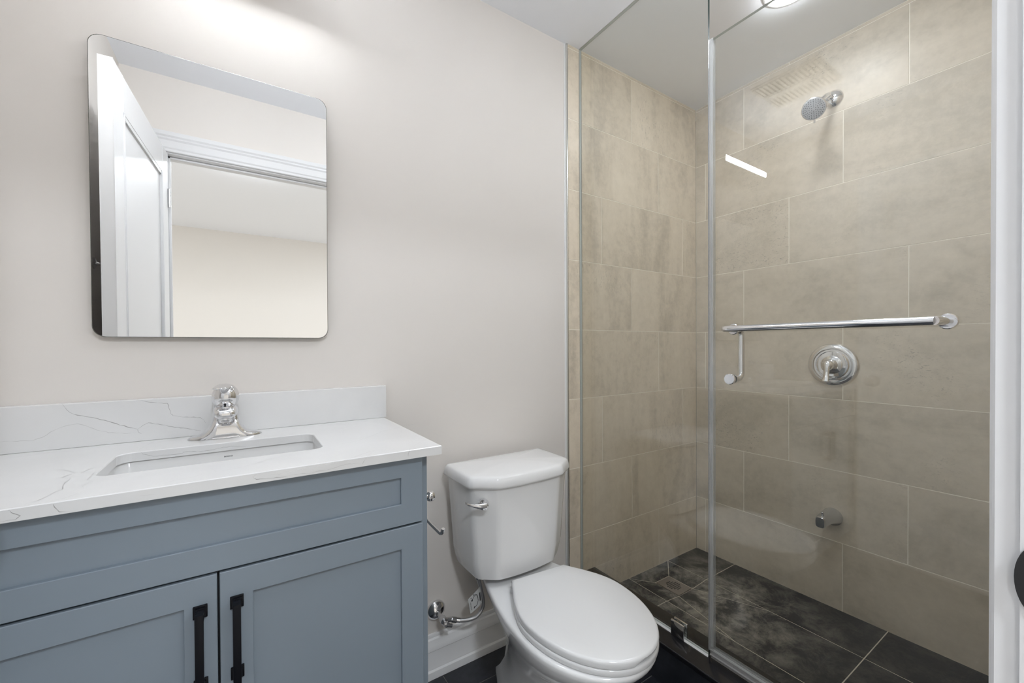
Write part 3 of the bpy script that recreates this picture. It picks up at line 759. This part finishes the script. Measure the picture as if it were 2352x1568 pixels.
solid_egg('lid', .4010, .4215, (-.276, -.7150, .097, .1770, -.475), .0075, m_plastic, True, .002)
for sx in (-.075, .075):
    bm = bmesh.new(); add_box(bm, (TX+sx-.020, -.292, .3825), (TX+sx+.020, -.272, .4005), .003); from_bm('lid_hinge', bm, m_plastic, t, 40)

# ------------------------------------------------------------------ water supply to the toilet
t = thing('water_supply_valve', 'chrome angle stop valve with round wall escutcheon beside the toilet', 'valve', (.577, YP, .221))
bm = bmesh.new(); add_lathe(bm, (.574, YP, .222), (0, -1, 0), [(0, .0345), (.004, .0345), (.010, .031), (.018, .022), (.023, .012), (.024, .0085), (.024, 0)], 40); from_bm('escutcheon', bm, m_chrome, t, 40)
bm = bmesh.new(); add_tube(bm, [(.574, -.014, .222), (.574, -.052, .222)], .0075, 16); add_lathe(bm, (.574, -.046, .222), (0, -1, 0), [(0, .0100), (.004, .0125), (.022, .0125), (.026, .010), (.027, 0)], 20)
add_tube(bm, [(.576, -.060, .222), (.604, -.062, .216)], .0075, 6); from_bm('body', bm, m_satin, t, 30)
bm = bmesh.new(); add_lathe(bm, (.574, -.073, .222), (0, -1, 0), [(0, .006), (.008, .006), (.009, .009), (.016, .009), (.018, .005), (.0185, 0)], 18)
add_tube(bm, [(.566, -.084, .222), (.592, -.086, .212)], [.0062, .0062], 14); from_bm('oval_knob', bm, m_satin, t, 40)
t = thing('supply_hose', 'braided steel water hose looping from valve up to toilet tank', 'hose', (.64, -.07, .19))
m_braid, nt, b = new_mat('braided_steel'); b.inputs['Metallic'].default_value = .9; b.inputs['Roughness'].default_value = .35; b.inputs['Base Color'].default_value = (.50, .50, .51, 1)
tcx = N(nt, 'ShaderNodeTexCoord'); vx = N(nt, 'ShaderNodeTexVoronoi', Scale=620.); L(nt, tcx.outputs['Object'], vx.inputs['Vector'])
bp = N(nt, 'ShaderNodeBump', Strength=.5, Distance=.0006); L(nt, vx.outputs['Distance'], bp.inputs['Height']); L(nt, bp.outputs[0], b.inputs['Normal'])
hose = smooth_path([(.612, -.066, .213), (.632, -.075, .209), (.655, -.088, .2105), (.681, -.099, .2185), (.7015, -.102, .241), (.7035, -.105, .271), (.694, -.108, .312), (.685, -.110, .345), (.677, -.112, .365), (.674, -.113, .380)], 8)
bm = bmesh.new(); add_tube(bm, hose, .0068, 18); from_bm('braid', bm, m_braid, t, 60)
bm = bmesh.new(); add_tube(bm, [hose[0]+Vector((-.010, .001, .004)), hose[3]], .0088, 6); add_tube(bm, [hose[2], hose[7]], .0078, 16); from_bm('lower_nut', bm, m_satin, t, 30)
bm = bmesh.new(); add_tube(bm, [hose[-12], hose[-1]], .0085, 16); add_tube(bm, [(.674, -.113, .374), (.674, -.113, .3985)], .013, 8); from_bm('upper_nut', bm, m_satin, t, 30)
# paper tag wrapped on the hose
def tagpt(a, b_, h=0.):     # a 0..1 away from the hose, b 0..1 down
    e1 = Vector((.6855, -.1175, .333)).lerp(Vector((.6920, -.1165, .270)), b_)
    e0 = Vector((.6370, -.1190, .303)).lerp(Vector((.6470, -.1180, .250)), b_)
    return e1.lerp(e0, a) + Vector((-.25, -.95, .1))*(h+.003*math.sin(math.pi*a))
bm = bmesh.new(); rings = [[tagpt(i/8, 0, 0), tagpt(i/8, 1, 0), tagpt(i/8, 1, .0006), tagpt(i/8, 0, .0006)] for i in range(9)]; add_loft(bm, rings)
tg = from_bm('paper_tag', bm, m_paper, t)
bm = bmesh.new()
def ink(pts, wd):
    P = [Vector(p) for p in pts]
    up_, dn = [], []
    for i, q in enumerate(P):
        d = (P[min(i+1, len(P)-1)]-P[max(i-1, 0)]).normalized(); nn = Vector((-d.y, d.x))*wd
        up_.append(bm.verts.new(tagpt(*(q+nn), .0009))); dn.append(bm.verts.new(tagpt(*(q-nn), .0009)))
    for i in range(len(P)-1): bm.faces.new((up_[i], up_[i+1], dn[i+1], dn[i]))
ink([(.10, .30), (.10, .78)], .055)                                          # dark panel
ink([(.70, .28), (.60, .18), (.45, .16), (.33, .26), (.28, .45), (.28, .62), (.36, .78), (.50, .82), (.62, .80)], .022)   # the little hose drawing
ink([(.75, .24), (.72, .36)], .05); ink([(.62, .76), (.66, .86)], .04)
ink([(.90, .36), (.88, .36)], .01)
for k in range(7): ink([(.90+.02*(k % 2), .34+k*.075), (.83, .36+k*.075), (.88, .385+k*.075)], .012)
ink([(.52, .06), (.60, .10)], .03); ink([(.76, .10), (.80, .12)], .03)
from_bm('printing', bm, m_ink, tg)

# ------------------------------------------------------------------ toilet paper holder on the cabinet flank
t = thing('toilet_paper_holder', 'chrome toilet paper holder arm on the side of the vanity cabinet', 'paper holder', (.3665, -.36, .78))
bm = bmesh.new(); add_lathe(bm, (.3668, -.372, .779), (1, 0, 0), [(0, .021), (.004, .021), (.008, .012), (.010, .007), (.026, .007)], 24); from_bm('wall_plate', bm, m_chrome, t, 40)
bm = bmesh.new(); add_lathe(bm, (.400, -.366, .779), (0, -1, 0), [(0, .006), (.003, .0110), (.009, .0130), (.015, .0118), (.019, .008), (.020, .0045), (.0222, .0040), (.0225, 0)], 28); from_bm('finial', bm, m_chrome, t, 50)
bm = bmesh.new(); add_tube(bm, smooth_path([(.400, -.366, .779), (.400, -.335, .775), (.400, -.315, .752), (.400, -.322, .722), (.400, -.345, .711), (.400, -.425, .7075), (.400, -.440, .7090), (.400, -.449, .7155), (.400, -.453, .7250)], 6), .0042, 14); from_bm('arm', bm, m_satin, t, 50)

# ------------------------------------------------------------------ shower enclosure
GT = .005
t = thing('glass_panel', 'fixed clear glass shower panel running up to the ceiling', 'glass panel', (XG, -.30, .152))
def pane(name, y0, y1, z0, z1, parent, edge=None):
    """float glass with polished green edges"""
    bm = bmesh.new(); add_box(bm, (XG-GT, y0, z0), (XG+GT, y1, z1))
    bm.normal_update()
    for f in bm.faces: f.material_index = 0 if abs(f.normal.x) > .9 else (1 if f.normal.y < -.9 else 2)
    me = bpy.data.meshes.new(name); bm.to_mesh(me); bm.free()
    return link(name, me, [m_glass, edge or m_gedge, m_gedge_p], parent)
pane('pane', -.5955, -.0015, .1535, CE-.002, t)
bm = bmesh.new()
for x0, x1 in ((XG-GT-.004, XG-GT), (XG+GT, XG+GT+.004)):
    add_loft(bm, [[(XG-GT if x0 < XG else XG+GT, y, .1505), ((x0 if x0 < XG else x1), y, .1505), (XG-GT if x0 < XG else XG+GT, y, .1565)] for y in (-.5955, -.0015)])
tag(from_bm('silicone_bead', bm, m_caulk, t), 'white silicone bead along the curb')
bm = bmesh.new()
for x0, x1 in ((XG-GT-.0015, XG-GT), (XG+GT, XG+GT+.0015)): add_box(bm, (x0, -.0035, .152), (x1, -.0004, CE-.002)); add_box(bm, (x0, -.5955, CE-.002), (x1, -.0015, CE-.0003))
from_bm('wall_sealant', bm, simple('grey_sealant', (.40, .40, .37), .35), t)
bm = bmesh.new(); add_box(bm, (XG-GT-.0075, -.512, .1515), (XG-GT-.0005, -.462, .2020), .001); from_bm('clamp_plate', bm, m_chrome, t, 30)
bm = bmesh.new(); add_box(bm, (XG+GT+.0005, -.512, .1515), (XG+GT+.0075, -.462, .2020), .001); from_bm('clamp_plate', bm, m_chrome, t, 30)

t = thing('shower_door', 'hinged clear glass shower door carrying a towel bar', 'shower door', (XG, -.94, .17))
DY0_, DY1_ = -1.270, -.6035
pane('pane', DY0_, DY1_, .178, 2.128, t, m_gedge_p)
bm = bmesh.new()                                                             # clear vinyl strike seal down the opening edge: channel and fin
add_box(bm, (XG-GT-.0018, DY1_-.010, .176), (XG-GT-.0002, DY1_+.003, 2.130)); add_box(bm, (XG+GT+.0002, DY1_-.010, .176), (XG+GT+.0018, DY1_+.003, 2.130))
add_box(bm, (XG-GT, DY1_+.0008, .176), (XG+GT, DY1_+.0022, 2.130)); add_tube(bm, [(XG-GT-.001, DY1_+.0045, .176), (XG-GT-.001, DY1_+.0045, 2.130)], .0025, 10)
from_bm('edge_seal', bm, m_vinyl, t)
bm = bmesh.new()
add_box(bm, (XG-GT-.0018, DY0_, .163), (XG-GT-.0002, DY1_, .190)); add_box(bm, (XG+GT+.0002, DY0_, .163), (XG+GT+.0018, DY1_, .190)); add_box(bm, (XG-GT, DY0_, .174), (XG+GT, DY1_, .1765))
add_tube(bm, [(XG-GT-.003, DY0_, .166), (XG-GT-.003, DY1_, .166)], .003, 10); add_tube(bm, [(XG-GT-.0025, DY0_, .181), (XG-GT-.0025, DY1_, .181)], .0016, 8)
add_box(bm, (XG-.002, DY0_, .1508), (XG+.002, DY1_, .165))
from_bm('bottom_sweep', bm, m_vinyl, t)
for z in (.42, 1.90):
    bm = bmesh.new(); add_box(bm, (XG-.014, DY0_-.021, z-.045), (XG+.014, DY0_+.035, z+.045), .002); from_bm('hinge', bm, m_chrome, t, 30)
# towel bar outside
BX, BZ, BR = XG-.070, 1.2065, .0093
bm = bmesh.new()
pl_ = [(XG-GT-.004, -.6775, BZ)] + [(BX+.022, -.6775, BZ)] + arc((BX+.020, -.6775, BZ), (BX, -.6775, BZ), (BX, -.6985, BZ)) + [(BX, -1.122, BZ)]
add_tube(bm, pl_, BR, 24)
add_tube(bm, [(BX+.001, -1.1275, BZ), (BX-.006, -1.1235, BZ)], [BR, BR*.98], 24)
add_tube(bm, [(BX-.003, -1.1260, BZ), (XG-GT-.004, -1.1300, BZ)], BR, 24)
tb = from_bm('towel_bar', bm, m_chrome, t, 40)
for y in (-.6775, -1.1300):
    bm = bmesh.new(); add_lathe(bm, (XG-GT-.0002, y, BZ), (-1, 0, 0), [(0, .0165), (.004, .0165), (.0055, .0150), (.0055, 0)], 32); from_bm('washer', bm, m_chrome, tb, 40)
# pull handle inside, its lower bolt capped on the outside
IX = XG+.058
bm = bmesh.new()
pl_ = [(XG+GT+.003, -.6675, 1.2065), (IX-.022, -.6675, 1.2065)] + arc((IX-.020, -.6675, 1.2065), (IX, -.6675, 1.2065), (IX, -.6675, 1.1865)) + arc((IX, -.6675, 1.0740), (IX, -.6675, 1.0540), (IX-.020, -.6675, 1.0540)) + [(XG+GT+.003, -.6675, 1.0540)]
add_tube(bm, pl_, .0093, 24)
ph = from_bm('pull_handle', bm, m_chrome, t, 40)
bm = bmesh.new(); add_lathe(bm, (XG-GT-.0002, -.6675, 1.0540), (-1, 0, 0), [(0, .0165), (.007, .0165), (.0085, .0150), (.0085, 0)], 32); from_bm('bolt_cap', bm, m_chrome, ph, 40)
bm = bmesh.new(); add_lathe(bm, (XG+GT+.0002, -.6675, 1.0540), (1, 0, 0), [(0, .0145), (.004, .0145), (.005, .0095), (.005, 0)], 28); from_bm('washer', bm, m_chrome, ph, 40)

# ------------------------------------------------------------------ shower fittings on the tiled wall
t = thing('shower_sprayer', 'chrome shower head on a short arm high on the tiled wall', 'shower head', (XB, -.631, 2.206))
bm = bmesh.new(); add_lathe(bm, (XB-.0002, -.631, 2.2065), (-1, 0, 0), [(0, .0345), (.003, .0360), (.008, .0335), (.016, .0245), (.020, .017), (.020, 0)], 40); from_bm('flange', bm, m_chrome, t, 40)
hd = Vector((-.80, -.23, -.55)).normalized(); hc_ = Vector((1.965, -0.6234, 2.1166))
arm = smooth_path([(XB-.004, -.631, 2.2065), (XB-.035, -.630, 2.2075), (XB-.060, -.6285, 2.203), tuple(hc_-hd*.062)], 8)
bm = bmesh.new(); add_tube(bm, arm, .0105, 20); from_bm('arm', bm, m_chrome, t, 60)
bm = bmesh.new(); add_lathe(bm, hc_, hd, [(-.070, .012), (-.064, .0175), (-.052, .0185), (-.044, .017), (-.036, .022), (-.020, .036), (-.010, .0415), (-.002, .0425), (0, .0405), (.0005, .039)], 44); hdo = from_bm('head', bm, m_satin, t, 40)
bm = bmesh.new(); add_lathe(bm, hc_, hd, [(-.002, .0395), (.0012, .0392), (.0022, .036), (.0026, .012), (.0030, .010), (.0030, 0)], 44); fp = from_bm('face_plate', bm, simple('grey_spray_face', (.44, .44, .45), .35), hdo, 40)
bm = bmesh.new(); _, u_, v_ = frame(hd)
for rr, n in ((.0345, 26), (.0285, 22), (.0225, 16), (.0150, 12), (.0080, 6)):
    for k in range(n):
        a = 2*math.pi*(k+.5*(n % 4 == 2))/n
        add_lathe(bm, hc_+hd*.0021+(u_*math.cos(a)+v_*math.sin(a))*rr, hd, [(0, .0018), (.0014, .0016), (.0015, 0)], 8)
tag(from_bm('spray_nozzles', bm, m_nozzle, hdo), kind='stuff')
bm = bmesh.new(); dn_ = (Vector((0, 0, -1)) - hd*Vector((0, 0, -1)).dot(hd)).normalized()
add_tube(bm, [hc_-hd*.006+dn_*.036, hc_-hd*.004+dn_*.055], [.0032, .0036], 12); from_bm('spray_selector', bm, m_chrome, hdo, 40)

t = thing('shower_valve', 'round chrome shower valve with lever handle on the tiled wall', 'shower valve', (XB, -.634, 1.071))
bm = bmesh.new(); add_lathe(bm, (XB-.0002, -.632, 1.0712), (-1, 0, 0), [(0, .0905), (.004, .0910), (.010, .0865), (.014, .0780), (.0145, .0700), (.0105, .0660), (.0105, .0600), (.014, .0560), (.0155, .0470), (.0155, 0)], 64, sx=1.0); from_bm('escutcheon', bm, m_chrome, t, 25)
bm = bmesh.new(); add_lathe(bm, (XB-.015, -.632, 1.0712), (-1, 0, 0), [(0, .0390), (.004, .0385), (.007, .0330), (.010, .0250), (.028, .0235), (.040, .0225), (.050, .0185), (.056, .010), (.057, 0)], 40); vh = from_bm('hub', bm, m_chrome, t, 35)
bm = bmesh.new(); rings = []
for x, z, hy, hx in ((-.060, .012, .010, .007), (-.064, .000, .0125, .009), (-.066, -.018, .0110, .0075), (-.069, -.036, .0100, .0065), (-.074, -.052, .0115, .0060), (-.080, -.062, .0125, .0050), (-.082, -.066, .0120, .0045)):
    rings.append([(XB+x+hx*math.cos(2*math.pi*k/20), -.632+hy*math.sin(2*math.pi*k/20), 1.0712+z) for k in range(20)])
add_loft(bm, rings); from_bm('lever', bm, m_chrome, vh, 50)

t = thing('tub_spout', 'short grey chrome tub spout low on the tiled wall', 'spout', (XB, -.630, .415))
bm = bmesh.new(); rings = []
SP = [(0, .418, .0365, .0370, 0), (-.006, .418, .0370, .0372, 0), (-.028, .420, .0345, .0335, .05), (-.055, .423, .0300, .0290, .15), (-.080, .425, .0250, .0255, .30), (-.102, .4255, .0210, .0240, .50), (-.118, .4245, .0188, .0230, .65), (-.126, .4235, .0176, .0218, .70), (-.130, .423, .0150, .0190, .75)]
for x, zc_, hy, hz, sq in SP:
    rg = []
    for k in range(32):
        a = 2*math.pi*k/32; ca, sa = math.cos(a), math.sin(a); p = 1-sq*.55
        rg.append((XB-.0002+x, -.632+hy*math.copysign(abs(ca)**p, ca), zc_+hz*math.copysign(abs(sa)**p, sa) - (.004*sq if sa < 0 else 0) + (.010*(1-sq) if sa < 0 and -.1 < x < -.02 else 0)*abs(sa)))
    rings.append(rg)
add_loft(bm, rings); from_bm('body', bm, m_greychrome, t, 45)
bm = bmesh.new(); add_tube(bm, [(XB-.104, -.632, .440), (XB-.106, -.632, .455)], [.004, .0045], 14); add_lathe(bm, (XB-.106, -.632, .453), (0, 0, 1), [(0, .0055), (.006, .0065), (.0075, .005), (.008, 0)], 16); from_bm('diverter_knob', bm, m_greychrome, t, 40)

# ------------------------------------------------------------------ floor drain
t = thing('floor_drain', 'square steel drain grate in the black shower floor', 'drain', (1.717, -.149, SF))
zd = SF-.008
bm = bmesh.new()
gx, gy = .0485, .060
add_box(bm, (1.717-gx, -.149-gy, zd-.004), (1.717+gx, -.149+gy, zd+.0006), .0008)
dp = from_bm('grate', bm, m_steel, t, 30)
bm = bmesh.new()
for i in range(-3, 4):
    for j in range(-3, 4):
        x, y = i*.0098, j*.0098
        if math.hypot(x, y) > .031: continue
        add_prism(bm, rrect(1.717+x, -.149+y, .0036, .0031, .0012, 3), lambda a, b_, h: (a, b_, h), zd+.0004, zd+.0009)
from_bm('grate_holes', bm, m_dark, dp)
